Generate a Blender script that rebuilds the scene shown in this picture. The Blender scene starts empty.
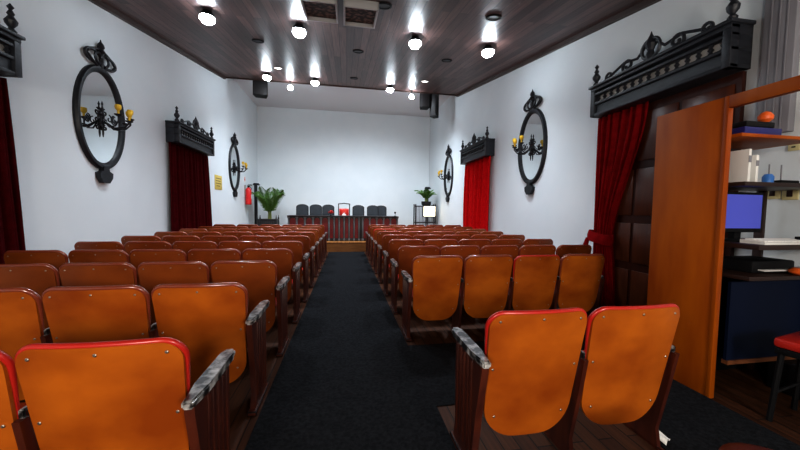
import bpy, bmesh, math, random
from mathutils import Vector, Matrix
random.seed(7)
S = bpy.context.scene
COL = S.collection
PI = math.pi
XL, XR, YB, YF = -3.55, 3.65, 13.8, -2.6          # side walls, back wall behind the dais, wall behind the viewer
CEIL0, CEILK = 3.344, 0.1761                       # the boarded ceiling climbs towards the dais
def ceil_z(y): return CEIL0 + CEILK * y
def R(d): return math.radians(d)

# ------------------------------------------------------------------ materials
def nd(nt, t, **kw):
    n = nt.nodes.new(t)
    for k, v in kw.items(): setattr(n, k, v)
    return n
def mat(name, c, rough=.5, metal=0., c2=None, scale=8., stretch=(1, 1, 1), bump=0., coat=0., spec=.5, emit=None, estr=0., trans=0., lo=.35, hi=.65, detail=4.):
    m = bpy.data.materials.new(name); m.use_nodes = True
    nt = m.node_tree; b = nt.nodes['Principled BSDF']
    b.inputs['Base Color'].default_value = (*c, 1); b.inputs['Roughness'].default_value = rough
    b.inputs['Metallic'].default_value = metal; b.inputs['Coat Weight'].default_value = coat
    b.inputs['Coat Roughness'].default_value = .15
    b.inputs['Specular IOR Level'].default_value = spec; b.inputs['Transmission Weight'].default_value = trans
    if emit: b.inputs['Emission Color'].default_value = (*emit, 1); b.inputs['Emission Strength'].default_value = estr
    tc = nd(nt, 'ShaderNodeTexCoord'); mp = nd(nt, 'ShaderNodeMapping'); mp.inputs['Scale'].default_value = stretch
    if 'plywood' in name:                          # every board its own grain
        oi = nd(nt, 'ShaderNodeObjectInfo'); vm = nd(nt, 'ShaderNodeVectorMath', operation='SCALE'); vm.inputs[0].default_value = (9, 5, 13)
        nt.links.new(oi.outputs['Random'], vm.inputs['Scale']); nt.links.new(vm.outputs[0], mp.inputs['Location'])
    nz = nd(nt, 'ShaderNodeTexNoise'); nz.inputs['Scale'].default_value = scale; nz.inputs['Detail'].default_value = detail
    nt.links.new(tc.outputs['Object'], mp.inputs['Vector']); nt.links.new(mp.outputs['Vector'], nz.inputs['Vector'])
    if c2:
        cr = nd(nt, 'ShaderNodeValToRGB')
        cr.color_ramp.elements[0].position = lo; cr.color_ramp.elements[1].position = hi
        cr.color_ramp.elements[0].color = (*c, 1); cr.color_ramp.elements[1].color = (*c2, 1)
        nt.links.new(nz.outputs['Fac'], cr.inputs['Fac']); nt.links.new(cr.outputs['Color'], b.inputs['Base Color'])
    if bump:
        bp = nd(nt, 'ShaderNodeBump'); bp.inputs['Strength'].default_value = bump; bp.inputs['Distance'].default_value = .01
        nt.links.new(nz.outputs['Fac'], bp.inputs['Height']); nt.links.new(bp.outputs['Normal'], b.inputs['Normal'])
    return m
def plank_mat(name, c1, c2, cm, width, length, rough=.4, coat=0., bump=.3, spec=.5):
    """boards running along Y"""
    m = bpy.data.materials.new(name); m.use_nodes = True
    nt = m.node_tree; b = nt.nodes['Principled BSDF']; b.inputs['Roughness'].default_value = rough
    b.inputs['Coat Weight'].default_value = coat; b.inputs['Specular IOR Level'].default_value = spec
    tc = nd(nt, 'ShaderNodeTexCoord'); sp = nd(nt, 'ShaderNodeSeparateXYZ'); cb = nd(nt, 'ShaderNodeCombineXYZ')
    nt.links.new(tc.outputs['Object'], sp.inputs[0])
    nt.links.new(sp.outputs['Y'], cb.inputs['X']); nt.links.new(sp.outputs['X'], cb.inputs['Y'])
    br = nd(nt, 'ShaderNodeTexBrick'); br.offset = .37
    for k, v in (('Scale', 1.), ('Mortar Size', .004), ('Brick Width', length), ('Row Height', width), ('Bias', 0.)): br.inputs[k].default_value = v
    br.inputs['Color1'].default_value = (*c1, 1); br.inputs['Color2'].default_value = (*c2, 1); br.inputs['Mortar'].default_value = (*cm, 1)
    nt.links.new(cb.outputs[0], br.inputs['Vector'])
    mp = nd(nt, 'ShaderNodeMapping'); mp.inputs['Scale'].default_value = (1.2, 22, 1)
    nz = nd(nt, 'ShaderNodeTexNoise'); nz.inputs['Scale'].default_value = 1.5; nz.inputs['Detail'].default_value = 6
    nt.links.new(cb.outputs[0], mp.inputs['Vector']); nt.links.new(mp.outputs[0], nz.inputs['Vector'])
    mx = nd(nt, 'ShaderNodeMixRGB', blend_type='MULTIPLY'); mx.inputs[0].default_value = .75
    cr = nd(nt, 'ShaderNodeValToRGB'); cr.color_ramp.elements[0].position = .3; cr.color_ramp.elements[1].position = .7
    cr.color_ramp.elements[0].color = (.42, .42, .42, 1); cr.color_ramp.elements[1].color = (1.25, 1.2, 1.15, 1)
    nt.links.new(nz.outputs['Fac'], cr.inputs[0]); nt.links.new(br.outputs['Color'], mx.inputs[1]); nt.links.new(cr.outputs[0], mx.inputs[2])
    nt.links.new(mx.outputs[0], b.inputs['Base Color'])
    bp = nd(nt, 'ShaderNodeBump'); bp.inputs['Strength'].default_value = bump; bp.inputs['Distance'].default_value = .004; bp.invert = True
    nt.links.new(br.outputs['Fac'], bp.inputs['Height']); nt.links.new(bp.outputs[0], b.inputs['Normal'])
    return m
M = dict(
    wall=mat('white_plaster', (.68, .73, .76), .85, c2=(.715, .76, .785), scale=1.2, bump=.05, spec=.2),
    ceil=plank_mat('ceiling_boards', (.070, .038, .036), (.18, .105, .095), (.010, .005, .004), .13, 2.7, .38, coat=.0, bump=.4, spec=.45),
    ceil_trim=mat('ceiling_trim_wood', (.05, .03, .025), .5),
    floor=plank_mat('floor_boards', (.055, .018, .007), (.085, .030, .011), (.01, .004, .002), .10, 1.6, .6, coat=.0, spec=.2),
    dais=plank_mat('dais_boards', (.30, .13, .035), (.36, .16, .045), (.06, .025, .01), .12, 2.0, .35, coat=.15),
    dais_front=mat('dais_front_wood', (.26, .10, .025), .4, c2=(.36, .15, .04), scale=3, stretch=(1, 8, 12)),
    carpet=mat('charcoal_carpet', (.007, .0075, .009), .95, c2=(.017, .018, .021), scale=45, bump=.8, spec=.1, detail=8),
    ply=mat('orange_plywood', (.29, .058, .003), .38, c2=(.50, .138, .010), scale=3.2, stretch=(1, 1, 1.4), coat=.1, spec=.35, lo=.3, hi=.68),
    ply_dim=mat('dimmed_orange_plywood', (.20, .044, .006), .36, c2=(.31, .078, .011), scale=3.2, stretch=(1, 1, 1.4), coat=.1, spec=.35, lo=.3, hi=.68),  # same plywood, darkened in colour for the dimmer light on far rows
    plydark=mat('brown_plywood', (.16, .055, .018), .45, c2=(.22, .08, .03), scale=4),
    vinyl=mat('brown_red_vinyl', (.23, .050, .024), .24, c2=(.29, .066, .03), scale=6, coat=1.),
    red=mat('bright_red_vinyl', (.46, .018, .012), .32, c2=(.54, .03, .018), scale=6, coat=.2),
    standard=mat('red_brown_wood', (.050, .009, .005), .38, c2=(.10, .020, .008), scale=3, stretch=(6, 6, 1), coat=.2),
    arm=mat('worn_lacquer_painted_sheen', (.008, .007, .007), .30, c2=(.60, .59, .58), scale=19, coat=.8, lo=.42, hi=.66),  # pale patches paint the lamp sheen into the colour, along with wear
    metal=mat('dull_steel', (.42, .38, .34), .35, .9),
    iron=mat('black_iron', (.012, .013, .017), .42, .3, c2=(.022, .023, .028), scale=12, bump=.15),
    carved=mat('black_carved_wood', (.014, .016, .022), .45, c2=(.026, .029, .038), scale=9, stretch=(1, 1, 3), bump=.15),
    gap=mat('pale_backing', (.62, .60, .58), .8),
    glass=mat('mirror_silvering', (.86, .89, .90), .03, 1.),
    yellow=mat('yellow_glass', (.62, .40, .03), .4, emit=(1., .62, .08), estr=.02),
    velvet=mat('dark_red_velvet', (.045, .0008, .0016), .9, c2=(.065, .0015, .003), scale=14, spec=.05),
    velvet2=mat('bright_red_velvet', (.46, .003, .005), .85, c2=(.54, .005, .007), scale=14, spec=.05),
    velvet3=mat('deep_red_velvet', (.20, .003, .005), .9, c2=(.26, .005, .007), scale=14, spec=.05),
    door=mat('dark_red_door', (.030, .006, .003), .4, spec=.25, c2=(.045, .009, .004), scale=3, stretch=(6, 6, 1)),
    doorlt=mat('door_panel_wood', (.060, .013, .005), .3, spec=.5, c2=(.090, .022, .007), scale=3, stretch=(6, 6, 1)),
    part=mat('orange_brown_board', (.46, .115, .003), .45, c2=(.28, .05, .002), scale=1.7, stretch=(2, 3, .6), coat=.0, spec=.2, lo=.35, hi=.7),
    table=mat('black_table_wood', (.014, .012, .013), .4), tred=mat('dark_red_panel', (.15, .006, .008), .5, c2=(.2, .01, .01), scale=6),
    pil=mat('grey_pilaster', (.13, .13, .135), .6),
    slate=mat('slate_leather', (.026, .034, .043), .45, c2=(.036, .045, .056), scale=9),
    leaf=mat('palm_green', (.05, .13, .02), .5, c2=(.10, .22, .035), scale=5), stem=mat('palm_stem', (.17, .19, .05), .6),
    soil=mat('soil', (.03, .02, .012), .95), planter=mat('planter_dark', (.024, .022, .024), .5),
    extred=mat('extinguisher_red', (.62, .012, .012), .3, coat=.3), black=mat('black_plastic', (.004, .004, .005), .6, spec=.25),
    blue=mat('navy_panel', (.003, .008, .030), .6, spec=.15), screen=mat('blue_screen', (.05, .06, .3), .3, emit=(.11, .13, .62), estr=.38),
    cream=mat('cream_plastic', (.62, .55, .30), .5), white=mat('white_paper', (.78, .78, .76), .7), grey=mat('grey_metal', (.20, .20, .225), .5, c2=(.26, .26, .285), scale=2, stretch=(4, 4, .5)),
    signy=mat('yellow_sign', (.62, .48, .12), .5), signtxt=mat('sign_print', (.20, .15, .04), .6),
    lamp=mat('lamp_glow', (1, 1, 1), .3, emit=(.82, .92, 1.), estr=90.), lamp2=mat('downlight_glow', (1, 1, 1), .3, emit=(1., .97, .92), estr=6.),
    lightbox=mat('lightbox_panel', (.9, .85, .7), .4, emit=(1., .86, .62), estr=3.2),
    hatch=mat('mottled_vent', (.02, .016, .014), .7, c2=(.22, .14, .11), scale=16, lo=.45, hi=.62), hatchf=mat('hatch_frame', (.42, .42, .42), .5),
    orange=mat('orange_plastic', (.85, .16, .02), .4), cyan=mat('blue_plastic', (.05, .20, .55), .4), navy=mat('dark_blue_plastic', (.02, .02, .16), .4),
    stool=mat('red_brown_seat', (.10, .014, .006), .4), shelf=mat('dark_shelf', (.030, .012, .008), .4), ceil2=mat('white_stage_ceiling', (.7, .72, .75), .9),
)

# ------------------------------------------------------------------ mesh helpers
class MB:
    def __init__(s): s.bm = bmesh.new(); s.mi = 0
    def _new(s, faces):
        for f in faces: f.material_index = s.mi
    def mat(s, i): s.mi = i; return s
    def box(s, x0, x1, y0, y1, z0, z1, bev=0., T=None):
        r = bmesh.ops.create_cube(s.bm, size=1.)
        vs = r['verts']
        for v in vs: v.co = Vector(((x0+x1)/2 + v.co.x*(x1-x0), (y0+y1)/2 + v.co.y*(y1-y0), (z0+z1)/2 + v.co.z*(z1-z0)))
        fs = list({f for v in vs for f in v.link_faces})
        if bev:
            es = list({e for v in vs for e in v.link_edges})
            r2 = bmesh.ops.bevel(s.bm, geom=es, offset=bev, segments=2, affect='EDGES', profile=.5)
            fs = [f for f in r2['faces']] + [f for f in fs if f.is_valid]
            vs = list({v for f in fs for v in f.verts})
        if T is not None:
            for v in vs: v.co = T @ v.co
        s._new(fs); return s
    def tube(s, pts, r, seg=8, closed=False, flat=1.):
        pts = [Vector(p) for p in pts]; n = len(pts)
        rr = r if isinstance(r, (list, tuple)) else [r]*n
        rings = []; up = None
        for i in range(n):
            a = pts[i-1] if (i or closed) else pts[i]; b = pts[(i+1) % n] if (i < n-1 or closed) else pts[i]
            t = (b-a).normalized()
            if up is None:
                up = Vector((0, 0, 1)) if abs(t.z) < .9 else Vector((1, 0, 0))
            sd = t.cross(up); 
            if sd.length < 1e-4: sd = t.orthogonal()
            sd.normalize(); up = sd.cross(t).normalized()
            rings.append([s.bm.verts.new(pts[i] + sd*math.cos(k*2*PI/seg)*rr[i] + up*math.sin(k*2*PI/seg)*rr[i]*flat) for k in range(seg)])
        fs = []
        for i in range(n if closed else n-1):
            A, B = rings[i], rings[(i+1) % n]
            for k in range(seg): fs.append(s.bm.faces.new((A[k], A[(k+1) % seg], B[(k+1) % seg], B[k])))
        if not closed: fs.append(s.bm.faces.new(rings[0][::-1])); fs.append(s.bm.faces.new(rings[-1]))
        s._new(fs); return s
    def lathe(s, prof, c=(0, 0, 0), axis='z', seg=16):
        c = Vector(c); rings = []
        def P(r, h, a):
            u, v = r*math.cos(a), r*math.sin(a)
            return c + (Vector((u, v, h)) if axis == 'z' else Vector((h, u, v)) if axis == 'x' else Vector((v, h, u)))
        for r, h in prof: rings.append([s.bm.verts.new(P(max(r, 1e-4), h, k*2*PI/seg)) for k in range(seg)])
        fs = []
        for A, B in zip(rings, rings[1:]):
            for k in range(seg): fs.append(s.bm.faces.new((A[k], A[(k+1) % seg], B[(k+1) % seg], B[k])))
        fs.append(s.bm.faces.new(rings[0][::-1])); fs.append(s.bm.faces.new(rings[-1]))
        s._new(fs); return s
    def prism(s, outline, axis, a, b):
        """outline: 2-D points; axis 'x': (y,z) extruded from x=a to x=b and so on"""
        def P(p, h): return (h, p[0], p[1]) if axis == 'x' else (p[0], h, p[1]) if axis == 'y' else (p[0], p[1], h)
        A = [s.bm.verts.new(P(p, a)) for p in outline]; B = [s.bm.verts.new(P(p, b)) for p in outline]
        n = len(outline); fs = [s.bm.faces.new(A), s.bm.faces.new(B[::-1])]
        for i in range(n): fs.append(s.bm.faces.new((A[i], B[i], B[(i+1) % n], A[(i+1) % n])))
        s._new(fs); return s
    def grid(s, fn, nu, nv):
        g = [[s.bm.verts.new(fn(u/(nu-1), v/(nv-1))) for v in range(nv)] for u in range(nu)]
        fs = [s.bm.faces.new((g[i][j], g[i+1][j], g[i+1][j+1], g[i][j+1])) for i in range(nu-1) for j in range(nv-1)]
        s._new(fs); return g
    def slab(s, fa, fb, nu, nv):
        """closed shell between two parametric sheets"""
        A = s.grid(fa, nu, nv); B = s.grid(fb, nu, nv); fs = []
        ring = [(i, 0) for i in range(nu)] + [(nu-1, j) for j in range(1, nv)] + [(i, nv-1) for i in range(nu-2, -1, -1)] + [(0, j) for j in range(nv-2, 0, -1)]
        for k in range(len(ring)):
            (i, j), (p, q) = ring[k], ring[(k+1) % len(ring)]
            fs.append(s.bm.faces.new((A[i][j], A[p][q], B[p][q], B[i][j])))
        s._new(fs); return s
    def mesh(s, name, mats, ang=35):
        bmesh.ops.remove_doubles(s.bm, verts=s.bm.verts, dist=1e-5)
        bmesh.ops.recalc_face_normals(s.bm, faces=s.bm.faces)
        me = bpy.data.meshes.new(name); s.bm.to_mesh(me); s.bm.free()
        for m in (mats if isinstance(mats, (list, tuple)) else [mats]): me.materials.append(m)
        for p in me.polygons: p.use_smooth = True
        me.set_sharp_from_angle(angle=R(ang))
        return me
    def build(s, name, mats, parent=None, ang=35, label=None):
        o = bpy.data.objects.new(name, s.mesh(name, mats, ang)); COL.objects.link(o)
        if parent: o.parent = parent
        if label: o['label'] = label
        return o
def inst(name, me, parent):
    o = bpy.data.objects.new(name, me); COL.objects.link(o); o.parent = parent; return o
def tag(o, label, cat, group=None, kind=None):
    o['label'] = label; o['category'] = cat
    if group: o['group'] = group
    if kind: o['kind'] = kind
    return o
def empty(name, loc, label, cat, rz=0., group=None):
    o = bpy.data.objects.new(name, None); COL.objects.link(o); o.location = loc; o.rotation_euler = (0, 0, rz)
    o.empty_display_size = .1
    return tag(o, label, cat, group)
def struct(o): o['kind'] = 'structure'; return o
def dup(root, loc, rz, label, group=None):
    r = root.copy(); COL.objects.link(r); r.location = loc; r.rotation_euler = (0, 0, rz); r['label'] = label
    if group: r['group'] = group
    for ch in list(root.children):
        c = ch.copy(); COL.objects.link(c); c.parent = r
        for g in list(ch.children):
            d = g.copy(); COL.objects.link(d); d.parent = c
    return r

# ------------------------------------------------------------------ the setting
H = 5.9
struct(MB().box(XL-.2, XR+.2, YF-.2, YB+.2, -.15, 0).build('floor', M['floor']))
struct(MB().box(XL-.15, XL, YF-.15, YB+.15, 0, H).build('wall_left', M['wall']))
struct(MB().box(XR, XR+.15, YF-.15, YB+.15, 0, H).build('wall_right', M['wall']))
struct(MB().box(XL, XR, YB, YB+.15, 0, H).build('wall_back', M['wall']))
struct(MB().box(XL, XR, YF-.15, YF, 0, H).build('wall_rear', M['wall']))
YE = 10.25                                         # the boards stop here, over the dais the ceiling is higher
struct(MB().prism([(YF, ceil_z(YF)), (YE, ceil_z(YE)), (YE, ceil_z(YE)+.12), (YF, ceil_z(YF)+.12)], 'x', XL, XR).build('ceiling', M['ceil']))
struct(MB().box(XL, XR, YE, YB, 5.40, 5.52).build('ceiling_stage', M['ceil2']))
for i, x in enumerate((XL, XR-.06)):
    struct(MB().prism([(YF, ceil_z(YF)-.07), (YE, ceil_z(YE)-.07), (YE, ceil_z(YE)), (YF, ceil_z(YF))], 'x', x, x+.06).build('trim_%d' % (i+1), M['ceil_trim']))
struct(MB().box(XL, XR, YE, YE+.03, ceil_z(YE)-.03, 5.40).build('trim_3', M['ceil_trim']))
DZ, DY = .30, 9.85                                 # raised dais
ds = struct(MB().box(XL, XR, DY, YB, 0, DZ-.03).build('floor_dais', M['dais_front']))
struct(MB().box(XL, XR, DY-.025, YB, DZ-.03, DZ, .004).build('floor_dais_boards', M['dais']))
# carpet: aisle runner with the cross aisle in front of the partition
cz = .008
cp = [(-.56, YF), (-.55, 3.), (-.50, DY-.03), (.565, DY-.03), (.615, 3.02), (2.64, 3.02), (2.64, YF), (1.82, YF), (1.82, 2.05), (.626, 2.05), (.626, YF)]
tag(MB().prism(cp, 'z', .0005, cz).build('carpet_runner', M['carpet']), 'dark charcoal carpet running up the central aisle and across before the wooden partition', 'carpet')

# ------------------------------------------------------------------ theatre chairs
PITCH, BW, ZT, ZBOT = .56, .532, .88, .19
def outline_hw(z, grow, zt, zb, rt=.075, rb=.16):
    h = .266 - .030*max(0, (ZT-z))/(ZT-ZBOT) + grow
    if z > zt-rt: t = min(1, (z-(zt-rt))/rt); h -= rt*(1-math.sqrt(max(0, 1-t*t)))
    if z < zb+rb: t = min(1, ((zb+rb)-z)/rb); h -= rb*(1-math.sqrt(max(0, 1-t*t)))
    return h
def back_y(x, z): return .17*(ZT-z) + .028*(x/.266)**2
def sheet(zt, zb, grow, off):
    def f(u, v):
        w = .5-.5*math.cos(PI*v); z = zb+(zt-zb)*w
        x = (2*u-1)*outline_hw(z, grow, zt, zb)
        return (x, back_y(x, z)+off, z)
    return f
def shell_mesh(ply):
    b = MB(); b.slab(sheet(ZT-.006, ZBOT, 0, 0), sheet(ZT-.006, ZBOT, 0, .014), 15, 27)
    b.mat(1)
    for x, z in ((-.215, .835), (.215, .835), (0, .845), (-.225, .58), (.225, .58), (-.19, .31), (.19, .31)):
        b.lathe([(.0065, .002), (.0065, -.002), (.004, -.004)], (x, back_y(x, z), z), 'y', 8)
    return b.mesh('back_shell', [ply, M['metal']])
def pad_mesh(m, grow, top, rt_=.011):
    def lens(off):
        def f(u, v):
            g = sheet(ZT+top, ZBOT+.1, grow, off)(u, v); return g
        return f
    b = MB(); zt = ZT+top
    def front(u, v):
        w = .5-.5*math.cos(PI*v); z = ZBOT+.1+(zt-ZBOT-.1)*w; x = (2*u-1)*outline_hw(z, grow-.012, zt, ZBOT+.1)
        e = max(abs(2*u-1)**6, abs(2*w-1)**8)
        return (x, back_y(x, z)+.058-.022*e, z-(.008 if w > .98 else 0))
    b.slab(sheet(zt, ZBOT+.1, grow, .0142), front, 15, 27)
    pts = []                                       # rolled edge over the top of the shell
    zl = zt-.010
    side = [.62, .68, .74, .79] + [zl-.075+.075*math.sin(PI/2*i/8) for i in range(9)]
    for z in side: pts.append((-outline_hw(z, grow-.004, zl, ZBOT), z))
    n = 9; x0 = -pts[-1][0]
    for i in range(1, n): pts.append((-x0+2*x0*i/n, zl))
    for z in side[::-1]: pts.append((outline_hw(z, grow-.004, zl, ZBOT), z))
    pts = [p for i, p in enumerate(pts) if i == 0 or math.dist(p, pts[i-1]) > .004]
    b.tube([(x, back_y(x, z)+.022-.007*max(0, min(1, (z-.80)/.06)), z) for x, z in pts], [.004+rt_*max(0, min(1, (z-.62)/.2)) for x, z in pts], 10)
    return b.mesh('back_cushion', m, 60)
def seat_mesh():
    b = MB(); b.prism([(-.235, .15), (.235, .15), (.245, .46), (.20, .51), (-.20, .51), (-.245, .46)], 'z', .385, .40); return b.mesh('seat', M['plydark'])
def seatpad_mesh():
    def f(z0, k):
        def g(u, v):
            x = (2*u-1)*.232; y = .17+v*.33
            e = max(abs(2*u-1)**4, abs(2*v-1)**4); return (x, y-(.03*(2*u-1)**4 if v > .9 else 0), z0+k*(1-e))
        return g
    b = MB(); b.slab(f(.4005, 0), f(.425, .035), 11, 11); return b.mesh('seat_cushion', M['red'])
def std_mesh(x0, x1, end):
    """side standard, seen from the aisle as a wooden panel on a splayed foot"""
    b = MB()
    if end:
        b.prism([(.10, 0), (.38, 0), (.385, .05), (.365, .12), (.375, .60), (.37, .638), (.02, .638), (.02, .60), (.075, .36), (.115, .12), (.09, .05)], 'x', x0, x1)
        d = .006
        for y in (.13, .18, .23, .28, .33): b.box(x0-d, x1+d, y, y+.022, .10, .60, .004)
        b.mat(1).box(x0-.012, x1+.012, .06, .42, 0, .03, .006)
    else:
        b.prism([(.12, 0), (.36, 0), (.355, .06), (.33, .2), (.345, .60), (.05, .60), (.085, .40), (.14, .12)], 'x', x0, x1)
        b.mat(1).box(x0, x1, .09, .39, 0, .02, .003)
    return b.mesh('side_standard', [M['standard'], M['black']])
def arm_mesh(xc, w, end):
    b = MB(); z0 = .638 if end else .60
    pts = [(-w*.36, -.03), (w*.36, -.03), (w*.5, .10), (w*.5, .36), (w*.38, .41), (-w*.38, .41), (-w*.5, .36), (-w*.5, .10)] if end else [(-w/2, .07), (w/2, .07), (w/2, .34), (-w/2, .34)]
    b.prism([(xc+p, y) for p, y in pts], 'z', z0, z0+.034)
    me_b = b.bm; bmesh.ops.bevel(me_b, geom=[e for e in me_b.edges], offset=.009 if end else .005, segments=2, affect='EDGES')
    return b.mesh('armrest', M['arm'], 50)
CM = dict(shell=shell_mesh(M['ply']), shellfar=shell_mesh(M['ply_dim']), pad=pad_mesh(M['vinyl'], .003, .011), padred=pad_mesh(M['red'], .005, .006, .0085), seat=seat_mesh(), seatpad=seatpad_mesh())
for s in (-1, 1):
    xe = s*(PITCH/2+.008)
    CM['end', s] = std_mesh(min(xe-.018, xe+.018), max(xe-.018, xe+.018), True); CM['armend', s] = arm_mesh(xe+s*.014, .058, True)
    xm = s*PITCH/2
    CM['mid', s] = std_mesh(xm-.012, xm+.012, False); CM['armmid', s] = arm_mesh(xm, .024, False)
def chair(x, y, side, kind, red, label, group, far=False):
    """side: where the aisle is (-1 left, +1 right); kind: aisle / mid / last"""
    t = empty('theatre_chair', (x, y, 0 if kind != 'aisle' else 0), label, 'chair', group=group)
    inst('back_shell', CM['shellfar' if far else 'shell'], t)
    c = inst('back_cushion', CM['padred' if red else 'pad'], t)
    if red: c['label'] = 'bright red padded front showing as a rim round the shell'
    sp = inst('seat', CM['seat'], t); inst('seat_cushion', CM['seatpad'], sp)
    if kind == 'aisle':
        inst('side_standard', CM['end', side], t); a = inst('armrest', CM['armend', side], t); a['label'] = 'glossy worn black aisle armrest with painted pale sheen'
    else:
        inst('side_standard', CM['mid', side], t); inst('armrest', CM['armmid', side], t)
    if kind == 'last':
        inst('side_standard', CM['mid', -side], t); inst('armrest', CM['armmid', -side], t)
    return t
ORD = ['nearest', 'second', 'third', 'fourth', 'fifth', 'sixth', 'seventh', 'eighth', 'ninth', 'tenth']
SEAT = ['on the aisle', 'second from the aisle', 'third from the aisle', 'fourth from the aisle', 'fifth from the aisle, by the wall']
nleft = {0: 2, 1: 3, 2: 4}
for k in range(10):
    y = 1.264 + .835*k; n = nleft.get(k, 5)
    for j in range(n):
        red = k == 0
        lab = ('orange plywood-backed theatre chair with bright red rim, ' if red else 'orange-brown plywood-backed theatre chair, ') + 'left block, %s row, %s' % (ORD[k], SEAT[j])
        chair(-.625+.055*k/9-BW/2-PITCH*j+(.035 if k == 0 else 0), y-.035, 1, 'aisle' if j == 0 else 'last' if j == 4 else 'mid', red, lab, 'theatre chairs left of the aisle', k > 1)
nright = {0: 2, 1: 4}
for k in range(9):
    y = 1.352 if k == 0 else 3.065 + .839*(k-1); n = nright.get(k, 5)
    for j in range(n):
        red = k == 0 or (k, j) in ((1, 2), (6, 0))
        lab = ('orange plywood-backed theatre chair with bright red rim, ' if red else 'orange-brown plywood-backed theatre chair, ') + 'right block, %s row, %s' % (ORD[k], SEAT[j])
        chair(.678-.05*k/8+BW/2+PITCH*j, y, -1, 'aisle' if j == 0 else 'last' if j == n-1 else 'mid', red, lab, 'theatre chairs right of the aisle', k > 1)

# ------------------------------------------------------------------ oval mirrors with sconces (local +x points into the room)
def ell(ry, rz, n, cz, x): return [(x, ry*math.cos(2*PI*i/n), cz+rz*math.sin(2*PI*i/n)) for i in range(n)]
def spiral(cy, cz, r0, r1, a0, turns, n, x, sy=1):
    return [(x, cy+sy*(r0+(r1-r0)*i/n)*math.cos(a0+turns*2*PI*i/n), cz+(r0+(r1-r0)*i/n)*math.sin(a0+turns*2*PI*i/n)) for i in range(n+1)]
MZ = 2.62                                           # height of the oval's centre
def make_mirror():
    t = empty('wall_mirror', (XL, 5.38, 1.68), '', 'mirror')
    c = MZ-1.68
    b = MB()
    A, n = [], 48
    prof = [(0, .000), (.0, .03), (.018, .055), (.05, .055), (.085, .035), (.10, .018), (.10, 0)]
    rings = []
    for i in range(n):
        a = 2*PI*i/n
        rings.append([b.bm.verts.new((x, (.475-d)*math.cos(a), c+(.745-d)*math.sin(a))) for d, x in prof])
    for i in range(n):
        P, Q = rings[i], rings[(i+1) % n]
        for k in range(len(prof)-1): b.bm.faces.new((P[k], Q[k], Q[k+1], P[k+1]))
    b.build('frame', M['iron'], t)
    g = MB(); e = ell(.385, .665, 48, c, .014); g.prism([(p[1], p[2]) for p in e], 'x', .004, .014); g.build('mirror_glass', M['glass'], t)
    b = MB()                                        # scroll crown
    zt = c+.735
    for s in (-1, 1):
        b.tube(ell(.17, .075, 20, 0, 0) and [(.04, s*.14+.15*math.cos(2*PI*i/20), zt+.10+.085*math.sin(2*PI*i/20)+s*0) for i in range(20)], .019, 6, True)
        b.tube(spiral(s*.05, zt+.12, .10, .03, -PI/2, .8, 14, .055, s), .017, 6)
        b.tube([(.04, s*.06, zt-.01), (.06, s*.20, zt+.03), (.05, s*.27, zt+.10), (.04, s*.22, zt+.17), (.04, s*.10, zt+.22), (.04, 0, zt+.25)], .018, 6)
    b.tube([(.04, 0, zt-.03), (.06, 0, zt+.1), (.05, 0, zt+.2)], .022, 6)
    b.lathe([(.02, .17), (.055, .21), (.03, .25), (.045, .28), (.035, .32), (.012, .35), (.004, .385)], (.045, 0, zt), 'z', 10)
    b.build('scroll_crest', M['iron'], t)
    b = MB(); zb = c-.735
    b.prism([(-.05, zb+.03), (.05, zb+.03), (.06, zb-.03), (.13, zb-.06), (.12, zb-.13), (.06, zb-.205), (-.06, zb-.205), (-.12, zb-.13), (-.13, zb-.06), (-.06, zb-.03)], 'x', .0, .07)
    b.build('base_bracket', M['iron'], t)
    b = MB()                                        # sconce fixed at the centre of the glass
    b.lathe([(.005, -.27), (.012, -.22), (.014, -.10), (.022, -.03), (.024, .03), (.012, .08), (.020, .12), (.008, .18), (.014, .21), (.003, .25)], (.036, 0, c), 'z', 10)
    b.box(.012, .03, -.022, .022, c-.1, c+.1, .004)
    for s in (-1, 1):
        for zz, rr_ in ((.09, .055), (-.02, .07), (-.13, .04)): b.tube(spiral(s*.05, c+zz, rr_, .012, PI/2, 1.1, 12, .03, s), .011, 5)
    cand = []
    for yy, out, zz in ((-.26, .13, .05), (.26, .13, .05), (-.13, .27, .09), (.13, .27, .09), (0, .33, .03)):
        b.tube([(.05, 0, c-.03), (.05+out*.4, yy*.45, c-.13), (.05+out*.8, yy*.85, c-.12), (.05+out, yy, c-.05), (.05+out, yy, c+zz-.05)], .011, 6)
        b.tube(spiral(yy*.45, c-.02, .06, .012, PI/2, .9, 10, .05+out*.4, 1 if yy >= 0 else -1), .009, 5)
        b.lathe([(.012, -.02), (.045, .0), (.05, .012), (.02, .015)], (.05+out, yy, c+zz-.06), 'z', 10)
        if out > .2: cand.append((.05+out, yy, c+zz-.045))
    sc = b.build('sconce', M['iron'], t)
    for p in cand:
        MB().lathe([(.014, 0), (.016, .05), (.034, .07), (.040, .10), (.036, .13), (.016, .135)], p, 'z', 10).build('candle_shade', M['yellow'], sc, label='yellow candle shade')
    return t
mir = make_mirror()
mir['label'] = 'oval black iron framed mirror with sconce, left wall, before the curtained opening, nearer the camera'
mir['group'] = 'oval wall mirrors'
dup(mir, (XL, 11.0, 1.66), 0, 'oval black iron framed mirror on left wall above the fire extinguisher')
dup(mir, (XR, 5.83, 1.68), PI, 'oval black iron framed mirror on right wall between the two red curtains')
dup(mir, (XR, 11.0, 1.62), PI, 'oval black iron framed mirror on right wall, near the dais and illuminated box')

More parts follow.
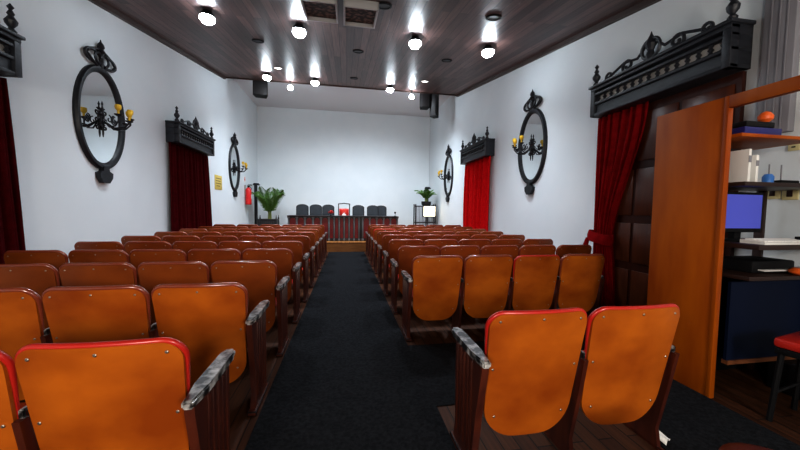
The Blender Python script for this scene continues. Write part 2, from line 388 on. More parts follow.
# ------------------------------------------------------------------ carved pelmets
PB, PT = 2.66, 3.12
def make_pelmet(w):
    t = empty('carved_pelmet', (0, 0, PB), '', 'pelmet'); h = w/2
    D = .24
    b = MB()
    b.box(0, D-.03, -h+.03, h-.03, .03, .16); b.box(0, D, -h, h, 0, .035, .006); b.box(0, D, -h, h, .15, .185, .006)
    b.box(0, D-.06, -h+.04, h-.04, .30, .36); b.box(0, D+.01, -h, h, .345, .385, .008); b.box(0, D+.035, -h-.02, h+.02, .385, .42, .01); b.box(0, D, -h, h, .28, .31, .005)
    MB().box(.02, D-.066, -h+.08, h-.08, .187, .279).build('gallery_backing', M['gap'], t)
    n = int(w/.105)
    for i in range(n):
        y = -h+.09+(w-.18)*i/(n-1)
        b.lathe([(.012, .18), (.024, .195), (.012, .215), (.026, .235), (.012, .255), (.024, .275), (.012, .285)], (D-.045, y, 0), 'z', 8)
    for s in (-1, 1):
        b.box(D-.09, D+.005, s*(h-.035)-.035, s*(h-.035)+.035, .0, .40, .005)
        b.box(0, D-.09, s*(h-.02)-.018, s*(h-.02)+.018, 0, .40)
    b.build('cornice', M['carved'], t)
    b = MB()                                        # pierced cresting
    x = D-.05; z = .42
    for s in (-1, 1):
        for (cy, r) in ((.36*h, .085), (.70*h, .060)):
            b.tube(spiral(s*cy, z+r*.9, r, r*.25, -PI/2, 1.3, 18, x, s), .017, 6)
        b.tube([(x, s*.80*h, z+.0), (x, s*.66*h, z+.06), (x, s*.42*h, z+.13), (x, s*.2*h, z+.10), (x, s*.08*h, z+.19)], .016, 6)
    b.tube(spiral(0, z+.14, .11, .11, 0, 1., 20, x), .02, 6)
    b.lathe([(.03, 0), (.05, .06), (.03, .12), (.06, .19), (.035, .25), (.012, .30), (.004, .33)], (x, 0, z), 'z', 8)
    b.build('cresting', M['carved'], t)
    for s in (-1, 1):
        b = MB(); b.lathe([(.035, 0), (.04, .03), (.018, .06), (.045, .10), (.05, .13), (.02, .18), (.03, .20), (.012, .24), (.028, .265), (.004, .30)], (D-.045, s*(h-.035), .42), 'z', 10)
        b.box(D-.085, D+.0, s*(h-.035)-.038, s*(h-.035)+.038, .40, .425)
        b.build('finial', M['carved'], t)
    return t
pel = make_pelmet(1.74)
pel['label'] = 'black carved pelmet with spindles and finials, left wall, beside the yellow sign'; pel['group'] = 'carved pelmets over the curtains'
pel.location = (XL+.002, 7.97, 2.63)
dup(pel, (XL+.002, 3.10, 2.66), 0, 'black carved pelmet cut by the left frame edge, over the nearest left curtain')
dup(pel, (XR-.002, 8.34, 2.71), PI, 'black carved pelmet over the bright red curtain on far right wall')
pn = make_pelmet(1.66); pn.location = (XR-.002, 3.22, 2.69); pn.rotation_euler = (0, 0, PI)
pn['label'] = 'large black carved pelmet over the doorway, above the wooden partition'; pn['group'] = 'carved pelmets over the curtains'

# ------------------------------------------------------------------ curtains
def curtain(name, x, y0, y1, z1, m, label, sgn, folds, shape=None, amp=.045, z0=.02, off=.065):
    b = MB(); rnd = [random.uniform(-1, 1) for _ in range(40)]
    def f(u, v):
        z = z1-(z1-z0)*v
        a, c = shape(v) if shape else (y0, y1)
        y = a+(c-a)*u
        ph = folds*2*PI*u+.6*math.sin(3*v+u*7)+rnd[int(u*20)]*.0
        d = amp*(math.sin(ph)+.35*math.sin(2.3*ph+1.3))*(.6+.4*v)
        return (x+sgn*(off+d), y+.012*math.sin(ph*1.7+v), z)
    b.grid(f, 26*folds//2+30, 26)
    o = b.build(name, m, ang=80)
    so = o.modifiers.new('thick', 'SOLIDIFY'); so.thickness = .006
    return tag(o, label, 'curtain')
curtain('curtain', XL, 7.02, 8.95, 2.628, M['velvet'], 'dark red closed velvet curtain on left wall, beside the yellow sign', 1, 11, lambda v: (7.06-.03*v, 8.90+.28*v), .036)
curtain('curtain', XL, 2.3, 4.0, 2.658, M['velvet'], 'dark red velvet curtain cut by the left frame edge', 1, 11, lambda v: (2.5, 4.02+.16*v), .036)
curtain('curtain', XR, 7.4, 9.2, 2.708, M['velvet2'], 'bright red closed velvet curtain on far right wall', -1, 6, lambda v: (7.46, 9.14+.1*v), .062, .02, .088)
def tied(v):
    k = .5-.5*math.cos(min(1, v/.66)*PI) if v < .66 else 1-.22*math.sin(min(1, (v-.66)/.34)*PI/2)
    return (3.30+.42*k, 4.06-.02*k)
curtain('curtain', XR-.02, 3.3, 4.06, 2.688, M['velvet3'], 'red velvet curtain tied back at the doorway beside the partition', -1, 7, tied, .04)
tb = MB(); tb.tube([(XR-.14+.085*math.cos(a), 3.88+.19*math.sin(a), 1.0+.03*math.sin(a)) for a in [2*PI*i/20 for i in range(20)]], .022, 6, True, flat=3.6)
tb.tube([(XR-.20, 4.04, .98), (XR-.21, 4.07, .86), (XR-.20, 4.06, .72)], [.025, .035, .035], 8)
tag(tb.build('curtain_tieback', M['velvet3']), 'red cloth tieback gathering the doorway curtain at seat height', 'tieback')

# ------------------------------------------------------------------ doorway in the right wall
d = MB(); d.box(XR-.045, XR, 2.42, 4.0, 0, 2.68); struct(d.build('door_1', M['door']))
dd = MB()
for y0 in (2.47, 2.98, 3.49):
    for z0, z1 in ((.12, .62), (.72, 1.22), (1.32, 1.9), (2.0, 2.58)): dd.box(XR-.06, XR-.045, y0, y0+.47, z0, z1, .006)
o = struct(dd.build('door_1_panels', M['doorlt']))
dk = MB(); dk.lathe([(.018, 0), (.014, .03), (.028, .045), (.028, .07), (.01, .08)], (0, 0, 0), 'x', 12)
dko = dk.build('door_handle', M['metal']); dko.rotation_euler = (0, 0, PI); dko.location = (XR-.046, 2.89, 1.05); dko['kind'] = 'structure'

# ------------------------------------------------------------------ wooden partition and office nook
t = empty('wooden_partition', (2.66, 2.1, 0), 'orange-brown wooden partition board with header rail, right of the theatre chairs', 'partition')
MB().box(-.012, .022, -.23, .27, .0, 2.19, .003).build('board', M['part'], t)
MB().box(-.018, .026, -.258, -.23, .0, 2.19, .003).build('edge_post', M['part'], t)
MB().box(-.018, .026, -1.6, -.258, 2.105, 2.19, .003).build('header_rail', M['part'], t)
MB().box(-.018, .026, -1.66, -1.6, .0, 2.19, .003).build('end_post', M['part'], t)

# hutch desk inside, open shelves, wall seen through
WX0, WX1, WY0, WY1 = 2.74, 3.57, 1.80, 2.20
t = empty('computer_desk', (3.15, 2.0, 0), 'dark wooden computer desk with open shelves behind the partition', 'desk')
for (nm, x1, y0, z, th) in (('lower_shelf', WX1, 1.72, .90, .03), ('desktop', WX1, 1.68, 1.12, .035), ('upper_shelf', WX1+.02, 1.78, 1.56, .03)):
    MB().box(WX0-3.15, x1-3.15, y0-2, WY1-2, z, z+th, .004).build(nm, M['shelf'], t)
MB().box(WX0-3.15, WX1-.12-3.15, 1.82-2, WY1-2, 1.91, 1.935, .003).build('top_shelf', M['part'], t, label='orange-brown top shelf')
for x in (WX0, WX1-.06):
    MB().box(x-3.15, x+.03-3.15, WY1-.06-2, WY1-2, 0, 1.912 if x < 3 else 1.565, .003).build('upright', M['shelf'], t)
MB().box(WX0-3.15, WX1-3.15, WY1-.02-2, WY1-2, 0., .86).build('back_board', M['black'], t)
MB().box(WX0+.06-3.15, WX1-3.15, 1.86-2, 1.88-2, .27, .86).build('modesty_panel', M['blue'], t, label='navy blue back panel')
MB().box(WX0+.06-3.15, WX1-3.15, 1.85-2, 1.89-2, .24, .27).build('rail', M['plydark'], t)

MB().box(WX1-.02-3.15, WX1-3.15, 1.80-2, WY1-2, 0, .90).build('side_board', M['black'], t)
def on_desk(name, loc, label, cat, build, group=None):
    t = empty(name, loc, label, cat, group=group); build(t); return t
def mon(t):
    MB().box(-.19, .19, -.025, .025, .07, .37, .008).build('bezel', M['black'], t)
    MB().box(-.17, .17, -.0275, -.025, .10, .352).build('screen', M['screen'], t, label='glowing blue screen')
    b = MB(); b.box(-.03, .03, .0, .04, .01, .1); b.lathe([(.10, 0), (.10, .01), (.03, .02)], (0, .01, 0)); b.build('stand', M['black'], t)
on_desk('monitor', (2.93, 1.93, 1.155), 'flat computer monitor with plain blue screen on the desk', 'monitor', mon)
def tower(t):
    MB().box(-.10, .10, -.22, .2, .0, .235, .008).build('case', M['black'], t); MB().box(-.085, .085, -.225, -.22, .12, .21, .002).build('front_grille', M['planter'], t)
on_desk('computer_tower', (3.40, 1.72, .0), 'low black computer case on the floor under the desk', 'computer', tower)
def kb(t):
    b = MB(); b.prism([(-.07, 0), (.07, 0), (.07, .028), (-.07, .014)], 'x', -.21, .21); b.build('keyboard_case', M['white'], t)
    b = MB()
    for r in range(4):
        for c in range(13): b.box(-.19+c*.03, -.166+c*.03, -.055+r*.028, -.032+r*.028, .016+r*.0028, .026+r*.0028)
    b.build('keys', M['white'], t)
on_desk('keyboard', (3.02, 1.765, 1.155), 'white computer keyboard before the blue monitor', 'keyboard', kb)
def printer(t):
    MB().box(-.2, .2, -.13, .13, 0, .09, .012).build('printer_body', M['black'], t)
    MB().box(-.15, .15, -.17, -.10, .02, .03, .003).build('paper_tray', M['white'], t)
on_desk('printer', (3.12, 1.95, .93), 'low black device with white tray on the lower shelf', 'printer', printer)
def tray(t):
    b = MB(); b.box(-.20, .20, -.05, .05, 0, .02, .004); b.box(-.20, .20, .04, .05, .02, .045); b.box(-.2, -.19, -.05, .05, .02, .045); b.box(.19, .2, -.05, .05, .02, .045)
    b.build('tray_body', M['black'], t)
b = MB()
for i in range(6): b.box(-.15+.006*(i % 3), .15+.006*(i % 2), -.05+.004*(i % 2), .05, .006*i, .006*i+.005)
o = tag(b.build('paper_stack', M['white']), 'stack of white papers on the lower shelf of the desk', 'papers'); o.location = (3.42, 1.80, .931)
r = on_desk('desk_tray', (3.36, 1.74, 1.158), 'black narrow tray at the right end of the desk', 'tray', tray); r.scale = (.6, 1, 1)
o = tag(MB().lathe([(.02, 0), (.045, .015), (.05, .035), (.03, .05)], (0, 0, 0), 'z', 14).build('orange_cup', M['orange']), 'small orange object on the lower shelf', 'cup'); o.location = (3.20, 1.735, .931)
o = tag(MB().box(-.17, .17, -.05, .05, 0, .055, .006).build('blue_case', M['navy']), 'flat dark blue case on the top shelf', 'case'); o.location = (2.98, 1.9, 1.936)
o = tag(MB().box(-.13, .13, -.05, .05, 0, .04, .006).build('black_device', M['black']), 'black device stacked on the dark blue case', 'device'); o.location = (2.95, 1.9, 1.992)
o = tag(MB().lathe([(.02, 0), (.04, .02), (.042, .045), (.025, .07), (.005, .08)], (0, 0, 0), 'z', 14).build('orange_ball', M['orange']), 'bright orange round object on the top shelf', 'ball'); o.location = (3.02, 1.87, 2.033)
o = tag(MB().lathe([(.03, 0), (.032, .05), (.02, .07)], (0, 0, 0), 'z', 12).build('blue_cup', M['cyan']), 'small blue object on upper shelf above the monitor', 'cup'); o.location = (3.10, 1.88, 1.591)
for x, h, lab in ((2.86, .24, 'white upright folder on upper shelf next to the partition'), (2.93, .2, 'shorter white folder on the upper shelf, away from the partition')):
    b = MB(); b.box(-.012, .012, -.09, .09, 0, h, .003); b.mat(1).box(-.0125, .0125, -.091, -.089, h*.6, h*.8)
    o = tag(b.build('folder', [M['white'], M['grey']]), lab, 'folder'); o.location = (x, 1.93, 1.591)
def router(t):
    MB().box(-.09, .09, -.05, .05, 0, .03, .006).build('router_body', M['black'], t)
    for s in (-.06, .06): MB().tube([(s, .04, .02), (s+.005, .045, .16)], .005, 6).build('antenna', M['grey'], t)
on_desk('router', (3.3, 1.92, 1.591), 'black box with two thin aerials on upper shelf', 'router', router)
# grey metal wall box and cream switch plates on the right wall
b = MB(); b.box(-.07, 0, -.10, .11, 2.05, 3.3, .006)
for y in (-.05, .0, .055): b.box(-.076, -.07, y-.004, y+.004, 2.06, 3.29)
o = tag(b.build('grey_wall_duct', M['grey']), 'tall grey metal duct on right wall above the desk', 'duct'); o.location = (XR, 2.17, 0)
for i, (y, z, lab) in enumerate(((2.17, 1.545, 'cream switch plate with dark rocker on wall, nearer the monitor'), (2.06, 1.535, 'cream switch plate with dark rocker on wall, away from the monitor'))):
    t = empty('switch_plate', (XR, y, z), lab, 'switch', group='switch plates above the desk')
    MB().box(-.012, 0, -.05, .05, -.05, .06, .003).build('plate', M['cream'], t); MB().box(-.018, -.012, -.018, .018, -.025, .04, .002).build('rocker', M['shelf'], t)
t = empty('wall_socket', (XR, 2.06, 1.92), 'small cream socket on right wall at the frame edge', 'socket')
MB().box(-.012, 0, -.035, .035, -.03, .03, .003).build('plate', M['cream'], t); MB().box(-.014, -.012, -.012, .012, -.006, .006).build('outlet', M['black'], t)
# black chair with red seat in the nook
t = empty('office_stool', (2.97, 1.45, 0), 'black stool with red cushioned seat at right edge by the desk', 'stool', .2)
MB().box(-.18, .18, -.18, .18, .50, .565, .022).build('seat', M['red'], t); MB().box(-.17, .17, -.17, .17, .46, .50, .004).build('seat_frame', M['black'], t)
for sx in (-1, 1):
    for sy in (-1, 1): MB().tube([(sx*.145, sy*.145, .47), (sx*.17, sy*.17, 0)], .016, 8).build('leg', M['black'], t)
for s in (-1, 1): MB().tube([(-.155, s*.155, .2), (.155, s*.155, .2)], .010, 6).build('stretcher', M['black'], t)
b = MB(); b.lathe([(.15, .475), (.165, .49), (.165, .51), (.13, .523)], (0, 0, 0), 'z', 28)
t = empty('round_stool', (1.42, .75, 0), 'round red-brown stool top cut off by the bottom frame edge', 'stool')
b.build('seat', M['stool'], t)
for i in range(3):
    a = 2*PI*i/3+.4; MB().tube([(.11*math.cos(a), .11*math.sin(a), .48), (.15*math.cos(a), 0.15*math.sin(a), 0)], .017, 8).build('leg', M['standard'], t)
# paper scrap
b = MB(); rr = random.Random(3)
def pap(u, v): return (-.045+.09*u, -.03+.075*v, .010+.03*abs(math.sin(3*u+2*v))*(.4+.6*v)+.012*math.sin(6*u))
b.grid(pap, 9, 9); o = b.build('paper_scrap', M['white'], ang=20); o.location = (1.87, 1.53, .003); o.rotation_euler = (0, 0, .5)
o.modifiers.new('thick', 'SOLIDIFY').thickness = .001
tag(o, 'crumpled white paper on the carpet beside the nearest right-hand chairs', 'paper')

# ------------------------------------------------------------------ dais furniture
TX0, TX1, TY = -1.78, 1.70, 10.2
t = empty('council_table', ((TX0+TX1)/2, TY, DZ), 'long black table with dark red arched panels and grey pilasters on the dais', 'table')
cx = (TX0+TX1)/2; hw = (TX1-TX0)/2
MB().box(-hw, hw, -.03, .62, .765, .80, .006).build('tabletop', M['table'], t)
MB().box(-hw+.03, hw-.03, .03, .055, 0, .765).build('front_board', M['table'], t)
MB().box(-hw+.03, hw-.03, .0, .03, 0, .07, .003).build('plinth', M['table'], t)
for s in (-1, 1): MB().box(s*(hw-.045)-.015, s*(hw-.045)+.015, .055, .58, 0, .765).build('end_board', M['table'], t)
def arch_panel(x, w):
    z0, z1 = .09, .745; h = w/2
    out = [(x-h, z0), (x+h, z0), (x+h, z1-.10)] + [(x+h*math.cos(a), z1-.10+.09*math.sin(a)) for a in (PI/4, PI/2, 3*PI/4)] + [(x-h, z1-.10)]
    MB().prism(out, 'y', .016, .031).build('arched_panel', M['tred'], t)
def pilaster(x, w):
    b = MB(); b.box(x-w/2, x+w/2, -.005, .03, .07, .74, .003); b.box(x-w*.8, x+w*.8, -.012, .03, .715, .765, .003); b.box(x-w*.8, x+w*.8, -.012, .03, .0, .075, .003)
    b.build('pilaster', M['pil'], t)
xc0, xc1 = -.36-cx, .44-cx
for (a, b_, n, w, pw) in ((-hw+.04, xc0-.16, 5, .17, .045), (xc1+.10, hw-.04, 5, .17, .045), (xc0, xc1-.02, 5, .09, .036)):
    st = (b_-a)/n
    for i in range(n): arch_panel(a+st*(i+.5), min(w, st-pw-.01))
    for i in range(n+1): pilaster(a+st*i, pw)
arch_panel(xc0-.08, .10)

def make_dais_chair():
    t = empty('council_chair', (0, 0, DZ), '', 'chair')
    w = .18
    MB().box(-w, w, -.22, .20, .44, .52, .02).build('seat', M['slate'], t)
    out = [(-w, .55), (w, .55), (w, 1.06)] + [(w*math.cos(a)*1., 1.06+.075*math.sin(a)**1.2) for a in [PI*i/10 for i in range(1, 10)]] + [(-w, 1.06)]
    MB().prism(out, 'y', .185, .235).build('backrest', M['slate'], t)
    b = MB(); pts = [(x, .21, z) for x, z in ((-w-.012, .46), (-w-.012, 1.06))] + [((w+.012)*math.cos(PI-a), .21, 1.06+.088*math.sin(a)) for a in [PI*i/12 for i in range(1, 12)]] + [(w+.012, .21, 1.06), (w+.012, .21, .46)]
    b.tube(pts, .017, 6); b.build('back_frame', M['table'], t)
    for sx in (-1, 1):
        for sy in (-.19, .19): MB().box(sx*(w-.025)-.02, sx*(w-.025)+.02, sy-.02, sy+.02, 0, .445, .003).build('leg', M['table'], t)
    return t
dc = make_dais_chair(); xs = [-1.47, -1.02, -.60, .44, .95, 1.30]
labs = ['dark slate high-backed chair behind table, left-hand outermost of three', 'dark slate high-backed chair behind table, middle of the left three', 'dark slate high-backed chair behind table, near the red flowers',
        'dark slate high-backed chair behind table, just right of red-cushioned chair', 'dark slate high-backed chair behind table, middle of the right three', 'dark slate high-backed chair behind table, nearest the microphone']
for i, x in enumerate(xs):
    if i == 0: dc.location = (x, 11.1, DZ); dc.rotation_euler = (0, 0, 0); dc['label'] = labs[0]; dc['group'] = 'council chairs behind the table'
    else: dup(dc, (x, 11.1+(.0 if i != 5 else .5), DZ), 0, labs[i])
t = empty('presiding_chair', (-.06, 11.15, DZ), 'open dark-framed chair with red and white cushion at the table centre', 'chair')
w = .19
b = MB(); b.tube([(-w, .2, 0), (-w, .22, 1.2)], .018, 6); b.tube([(w, .2, 0), (w, .22, 1.2)], .018, 6); b.tube([(-w-.02, .22, 1.19), (0, .22, 1.215), (w+.02, .22, 1.19)], .02, 6); b.tube([(-w, .21, .75), (w, .21, .75)], .015, 6)
b.build('back_frame', M['table'], t)
def cush(y0, k):
    def f(u, v):
        e = max(abs(2*u-1)**4, abs(2*v-1)**4); return (-.165+.33*u, y0+k*(1-e), .77+.26*v)
    return f
MB().slab(cush(.215, .02), cush(.205, -.05), 9, 9).build('back_cushion', M['red'], t, label='red cushion')
MB().prism([(-.06, .775), (.06, .775), (.075, .82), (.02, .86), (0, .90), (-.02, .86), (-.075, .82)], 'y', .148, .153).build('cushion_emblem', M['white'], t, label='white patch')
MB().box(-w, w, -.2, .2, .43, .49, .015).build('seat', M['red'], t)
for s in (-1, 1): MB().box(s*(w-.02)-.018, s*(w-.02)+.018, -.19, -.15, 0, .435).build('leg', M['table'], t)
# red flowers and microphone on the table
t = empty('flower_posy', (-.47, TY+.10, DZ+.80), 'small posy of red flowers on the table', 'flowers')
MB().lathe([(.025, 0), (.035, .02), (.02, .05), (.03, .07)], (0, 0, 0), 'z', 10).build('vase', M['table'], t)
b = MB()
for i in range(14):
    a = random.uniform(0, 2*PI); r_ = random.uniform(0, .075); z = .10+random.uniform(-.02, .05)
    b.lathe([(.006, -.02), (.024, -.005), (.03, .012), (.012, .024)], (r_*math.cos(a), r_*math.sin(a), z), 'z', 7)
b.build('blossoms', M['red'], t)
t = empty('microphone', (1.60, TY+.10, DZ+.80), 'small black table microphone at right end of table', 'microphone')
MB().lathe([(.04, 0), (.04, .012), (.012, .02)], (0, 0, 0), 'z', 12).build('base', M['black'], t); MB().tube([(0, 0, .01), (.0, -.005, .06), (-.005, -.02, .10)], .006, 6).build('gooseneck', M['black'], t)
MB().lathe([(.012, -.02), (.03, 0), (.03, .03), (.012, .045)], (-.005, -.022, .105), 'z', 10).build('head', M['black'], t)

# palm plants
def palm(t, z, n, L, lean=1., sd=1, droop=1., seglen=12):
    rr = random.Random(sd)
    b = MB()
    for i in range(5):
        a = 2*PI*i/5; b.tube([(.05*math.cos(a), .05*math.sin(a), z-.02), (.045*math.cos(a), .045*math.sin(a), z+L*.16), (.08*math.cos(a), .08*math.sin(a), z+L*.32)], [.02, .016, .008], 6)
    b.build('stems', M['stem'], t)
    for i in range(n):
        a = 2*PI*i/n+rr.uniform(-.2, .2); ln = L*rr.uniform(.8, 1.1); out = rr.uniform(.35, .85)*lean
        b = MB(); pts = []
        for k in range(seglen+1):
            s = k/seglen; pts.append(Vector((math.cos(a)*ln*out*s*(.5+.5*s)*1.2, math.sin(a)*ln*out*s*(.5+.5*s)*1.2, z+.05+ln*(1.05*s-droop*.62*out*s*s*s*1.5))))
        b.tube(pts, [.010*(1-.8*k/seglen) for k in range(seglen+1)], 5)
        for k in range(3, seglen+1):
            T = (pts[k]-pts[k-1]).normalized(); sd_ = T.cross(Vector((0, 0, 1))).normalized()
            for q in (.0, .5):
                p = pts[k-1].lerp(pts[k], q); wl = .26*L*math.sin(PI*min(1, (k+q)/seglen*.92))**.6
                for s in (-1, 1):
                    tip = p+sd_*s*wl*.75+T*wl*.55+Vector((0, 0, -wl*.35)); mid = (p+tip)/2+Vector((0, 0, .03*L)); wv = T*.020
                    v = [b.bm.verts.new(x) for x in (p, mid+wv, tip, mid-wv)]; b.bm.faces.new(v)
        b.build('frond', M['leaf'], t)
def planter(x, y, label):
    t = empty('planter_box', (x, y, DZ), label, 'planter')
    MB().box(-.33, .33, -.2, .2, .06, .58, .006).build('box', M['planter'], t)
    b = MB(); b.box(-.35, .35, -.22, .22, .56, .60, .005); b.box(-.35, .35, -.22, .22, .03, .07, .005)
    for i in range(9): b.box(-.29+i*.07, -.265+i*.07, -.207, -.2, .09, .55)
    b.build('slats', M['table'], t)
    for sx in (-1, 1):
        for sy in (-1, 1):
            b = MB(); b.box(sx*.33-.025, sx*.33+.025, sy*.2-.025, sy*.2+.025, 0, .64, .004); b.lathe([(.016, 0), (.024, .03), (.008, .06), (.016, .08), (.003, .11)], (sx*.33, sy*.2, .64), 'z', 8); b.build('corner_post', M['table'], t)
    MB().box(-.31, .31, -.18, .18, .58, .605).build('soil', M['soil'], t)
    return t
planter(-2.84, 12.4, 'dark planter box with corner finials on the dais, left of table')
t = empty('palm_plant', (-2.78, 12.4, DZ+.605), 'green palm plant in the dark planter left of the table', 'plant')
palm(t, 0, 14, 1.42, .55, 4, 1.05)
def iron_post(x, y, top, label):
    t = empty('iron_post', (x, y, DZ), label, 'post')
    MB().lathe([(.11, 0), (.11, .03), (.05, .07), (.035, .12)], (0, 0, 0), 'z', 14).build('base', M['iron'], t)
    MB().box(-.055, .055, -.03, .03, .08, top-.08, .006).build('shaft', M['iron'], t)
    b = MB(); b.box(-.10, .14, -.05, .05, top-.08, top-.04, .006); b.box(-.08, .11, -.04, .04, top-.04, top, .006); b.build('capital', M['iron'], t)
iron_post(-3.40, 12.95, 2.25-DZ, 'tall black post with capital beside the left palm plant')
iron_post(3.27, 12.62, 2.25-DZ, 'tall black post behind the illuminated box, right of table')
# right: dark railed stand with lit box, pot and plant
t = empty('railed_stand', (3.10, 12.3, DZ), 'dark railed stand holding the illuminated box right of table', 'stand')
b = MB(); b.box(-.42, .42, -.17, .17, 1.14, 1.18, .004); b.box(-.42, .42, -.17, .17, .0, .05, .004); b.box(-.42, .42, -.17, .17, .50, .54, .004); b.build('shelf_frame', M['table'], t)
for sx in (-1, 1):
    for sy in (-1, 1): MB().box(sx*.40-.02, sx*.40+.02, sy*.15-.02, sy*.15+.02, 0, 1.24, .003).build('post', M['table'], t)
b = MB()
for i in range(13): b.box(-.36+i*.06-.012, -.36+i*.06+.012, -.16, -.14, .04, 1.15)
b.build('bars', M['grey'], t)
t = empty('light_box', (3.22, 12.06, DZ+.74), 'glowing cream illuminated box on the right of the dais', 'light box')
MB().box(-.26, .26, -.05, .09, 0, .45, .01).build('case', M['table'], t); MB().box(-.225, .225, -.056, -.05, .035, .415).build('lit_panel', M['lightbox'], t, label='glowing cream panel')
t = empty('flower_pot', (3.16, 12.3, DZ+1.18), 'dark low pot on the railed stand, under the right post', 'pot')
MB().lathe([(.14, 0), (.19, .05), (.20, .17), (.17, .17), (.16, .12)], (0, 0, 0), 'z', 18).build('pot_body', M['table'], t)
MB().lathe([(.155, .1), (.155, .13)], (0, 0, 0), 'z', 16).build('soil', M['soil'], t)
t = empty('fern_plant', (3.16, 12.3, DZ+1.305), 'low green fern spilling leftwards from the dark pot', 'plant')
palm(t, 0, 13, .70, .85, 9, 1.0, 10)

# ------------------------------------------------------------------ wall items
t = empty('fire_extinguisher', (XL, 12.1, 1.42), 'red fire extinguisher hung on the left wall beside the far mirror', 'fire extinguisher')
MB().lathe([(.085, 0), (.10, .02), (.10, .50), (.07, .58), (.035, .61)], (.125, 0, 0), 'z', 18).build('cylinder', M['extred'], t)
b = MB(); b.lathe([(.035, .60), (.035, .67)], (.125, 0, 0), 'z', 10); b.box(.09, .24, -.02, .02, .67, .69); b.box(.11, .23, -.02, .02, .71, .725); b.build('valve', M['black'], t)
MB().tube([(.16, .0, .65), (.19, .12, .6), (.16, .15, .3), (.14, .125, .15)], .013, 6).build('hose', M['black'], t)
MB().box(.223, .227, -.05, .05, .2, .36).build('panel_label', M['white'], t, label='pale instruction panel')
MB().box(0, .03, -.04, .04, .3, .7).build('bracket', M['metal'], t)
t = empty('extinguisher_sign', (XL, 12.1, 2.22), 'small red arrow sign on wall above the fire extinguisher', 'sign')
MB().box(0, .006, -.1, .1, 0, .2).build('plate', M['white'], t); MB().prism([(-.07, .10), (.07, .10), (0, .02)], 'x', .006, .008).build('arrow', M['extred'], t); MB().box(.006, .008, -.03, .03, .10, .18).build('arrow_shaft', M['extred'], t)
t = empty('yellow_sign', (XL, 9.72, 1.82), 'yellow sign on left wall between curtain and far mirror', 'sign')
MB().box(0, .012, -.25, .25, 0, .40, .003).build('plate', M['signy'], t)
b = MB()
for i, (a, c) in enumerate(((-.18, .18), (-.2, .14), (-.2, .19), (-.15, .1))): b.box(.012, .0135, a, c, .30-.07*i, .325-.07*i)
b.build('printed_lines', M['signtxt'], t)

# ------------------------------------------------------------------ ceiling fixtures
TILT = math.atan(CEILK)
def make_spot():
    t = empty('ceiling_spotlight', (0, 0, 0), '', 'lamp')
    MB().lathe([(.06, 0), (.06, -.02), (.03, -.025), (.03, -.05)], (0, 0, 0), 'z', 14).build('mount', M['black'], t)
    MB().lathe([(.03, -.03), (.085, -.045), (.112, -.10), (.106, -.10), (.06, -.06)], (0, 0, 0), 'z', 16).build('housing', M['black'], t)
    MB().lathe([(.02, -.045), (.07, -.065), (.10, -.095), (.105, -.13), (.07, -.175), (.02, -.19)], (0, 0, 0), 'z', 18).build('bulb', M['lamp'], t, 60)
    return t
sp = make_spot(); first = True
SP = [(-2.06, 5.33, 'outer left'), (-.76, 5.50, 'inner left'), (1.16, 5.48, 'inner right'), (2.52, 5.54, 'outer right')]
FAR = [(-2.13, 9.3, 'outer left'), (-.88, 9.5, 'inner left'), (1.30, 9.68, 'inner right')]
def put(x, y, label, group):
    global first
    if first:
        first = False; sp.location = (x, y, ceil_z(y)); sp['label'] = label; sp['group'] = group; return sp
    return dup(sp, (x, y, ceil_z(y)), 0, label, group)
for x, y, n in SP: put(x, y, 'glaring white spotlight on boarded ceiling, %s of the near four' % n, 'near ceiling spotlights')
for x, y, n in FAR: put(x, y, 'glaring white spotlight near the ceiling end, %s of the far three' % n, 'far ceiling spotlights')
sm = empty('pendant_spotlight', (-1.66, YE-.10, ceil_z(YE-.10)), 'smaller hanging white spotlight between the far left two', 'lamp', group='small hanging spotlights')
MB().lathe([(.03, 0), (.03, -.02), (.008, -.025), (.008, -.16)], (0, 0, 0), 'z', 10).build('stem', M['black'], sm)
MB().lathe([(.02, -.12), (.06, -.15), (.075, -.19), (.07, -.235), (.02, -.255)], (0, 0, 0), 'z', 16).build('bulb', M['lamp'], sm, 60)
dup(sm, (2.06, YE-.10, ceil_z(YE-.10)), 0, 'smaller hanging white spotlight near the right-hand loudspeakers')
def down(x, y, lit, label, group):
    t = empty('downlight', (x, y, ceil_z(y)), label, 'downlight', group=group); t.rotation_euler = (TILT, 0, 0)
    b = MB(); b.lathe([(.11, 0), (.11, -.012), (.085, -.016), (.08, -.004)], (0, 0, 0), 'z', 20); b.build('trim_ring', M['hatchf'] if lit else M['black'], t)
    MB().lathe([(.08, -.002), (.08, -.008)], (0, 0, 0), 'z', 20).build('lens', M['lamp2'] if lit else M['iron'], t)
down(-1.7, 8.58, True, 'lit round recessed downlight on left of the boarded ceiling', 'lit downlights'); down(2.13, 8.69, True, 'lit round recessed downlight on right of the boarded ceiling', 'lit downlights')
for x, y, lab in ((-1.65, 6.54, 'left'), (.23, 6.58, 'centre, beyond the ceiling hatches'), (.21, 9.02, 'centre, farthest towards the dais'), (2.07, 4.4, 'right, nearest the camera'), (2.09, 6.62, 'right, beyond the near spotlights'), (.50, 4.45, 'beside the white ceiling hatch')):
    down(x, y, False, 'unlit black round downlight on ceiling, '+lab, 'unlit downlights')
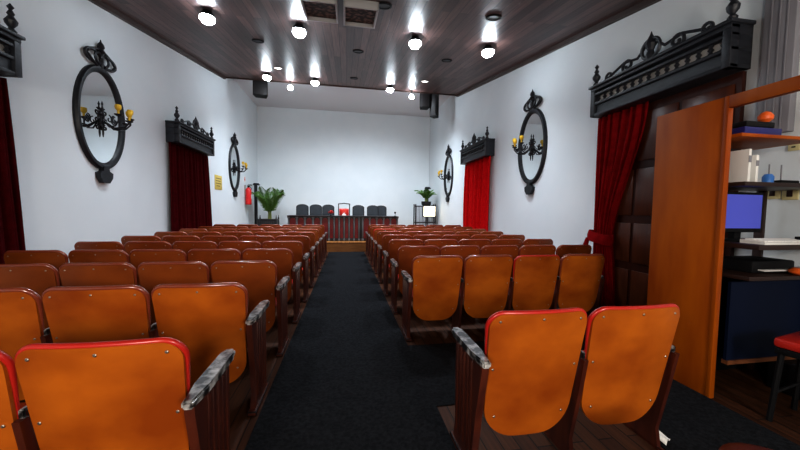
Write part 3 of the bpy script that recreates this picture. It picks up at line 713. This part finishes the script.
for x, y, lab, dk_ in ((-.36, 4.66, 'rectangular ceiling hatch with mottled vent, nearer the left spotlights', 0), (.19, 4.70, 'rectangular ceiling hatch with whiter frame, left of black downlight', 1)):
    t = empty('ceiling_hatch', (x, y, ceil_z(y)), lab, 'hatch', group='ceiling hatches'); t.rotation_euler = (TILT, 0, 0)
    b = MB(); w, l = .235, .34
    b.box(-w, w, l-.03, l, -.10, 0, .003); b.box(-w, w, -l, -l+.03, -.10, 0, .003); b.box(-w, -w+.025, -l, l, -.10, 0, .003); b.box(w-.025, w, -l, l, -.10, 0, .003)
    b.build('frame', M['hatchf'], t); MB().box(-w+.025, w-.025, -l+.03, l-.03, -.05, -.002).build('vent_panel', M['hatch'], t)
# loudspeakers hung by the ceiling edge
def speaker(x, y, z, w, h, rz, label):
    t = empty('loudspeaker', (x, y, z), label, 'loudspeaker', rz, 'hanging loudspeakers')
    MB().prism([(-w/2, -.13), (w/2, -.13), (w*.36, .13), (-w*.36, .13)], 'z', 0, h).build('cabinet', M['black'], t)
    MB().box(-w/2+.02, w/2-.02, -.136, -.13, .03, h-.03, .002).build('grille', M['planter'], t)
    top = 5.40
    MB().tube([(0, 0, h-.02), (0, 0, top-z)], .015, 8).build('hanging_bracket', M['black'], t)
speaker(-2.60, 10.55, 4.74, .42, .56, .15, 'black loudspeaker hung at the left end of the ceiling')
speaker(2.58, 10.55, 4.72, .34, .52, -.1, 'black loudspeaker hung at right, the shorter of two')
speaker(2.93, 10.50, 4.44, .24, .80, -.75, 'slim black loudspeaker hung at right, the longer of two')

# ------------------------------------------------------------------ light
def light(name, kind, loc, energy, color=(1, 1, 1), tgt=None, **kw):
    l = bpy.data.lights.new(name, kind); l.energy = energy; l.color = color
    for k, v in kw.items(): setattr(l, k, v)
    o = bpy.data.objects.new(name, l); COL.objects.link(o); o.location = loc
    if tgt is not None: o.rotation_euler = (Vector(tgt)-Vector(loc)).to_track_quat('-Z', 'Y').to_euler()
    return o
CW = (.84, .92, 1.)
for x, y, n in SP: light('spot_lamp', 'SPOT', (x, y, ceil_z(y)-.22), 270 if x > 0 else 195, CW, (x*.55, y+.2, 0), spot_size=R(140), spot_blend=1., shadow_soft_size=.10)
for x, y, n in FAR + [(2.2, 9.7, '')]: light('spot_lamp', 'SPOT', (x, y, ceil_z(y)-.22), 410 if x > 0 else 330, CW, (x*.6, y+1.8, 0), spot_size=R(140), spot_blend=1., shadow_soft_size=.10)
light('rear_fill', 'AREA', (-1.6, -2.4, 1.95), 95, (1, .91, .80), (-1.2, 2.0, .6), shape='DISK', size=.9)  # unseen area lights added behind the camera to brighten the chair backs
light('rear_fill', 'AREA', (1.6, -2.4, 1.95), 95, (1, .93, .84), (1.4, 2.0, .6), shape='DISK', size=.9)
light('nook_fill', 'POINT', (3.2, 1.2, 2.75), 10, (1, .88, .76), shadow_soft_size=.1)  # unseen fill light added over the nook, without a fixture
w = bpy.data.worlds.new('room_air'); S.world = w; w.use_nodes = True
w.node_tree.nodes['Background'].inputs[0].default_value = (.6, .7, .85, 1); w.node_tree.nodes['Background'].inputs[1].default_value = .05

# ------------------------------------------------------------------ camera
cd = bpy.data.cameras.new('camera'); cam = bpy.data.objects.new('camera', cd); COL.objects.link(cam)
fw = Vector((.16894479, .98420084, -.05297519)); r = Vector((.98561365, -.16843483, .01397988)); u = Vector((-.00483615, .0545749, .99849797))
cam.matrix_world = Matrix(((r.x, u.x, -fw.x, 0), (r.y, u.y, -fw.y, 0), (r.z, u.z, -fw.z, 1.37), (0, 0, 0, 1)))
cd.sensor_width = 36; cd.sensor_fit = 'HORIZONTAL'; cd.lens = 316.713/800*36; cd.clip_start = .02
S.camera = cam
S.view_settings.view_transform = 'Standard'; S.view_settings.look = 'None'; S.view_settings.exposure = .28; S.view_settings.gamma = .80
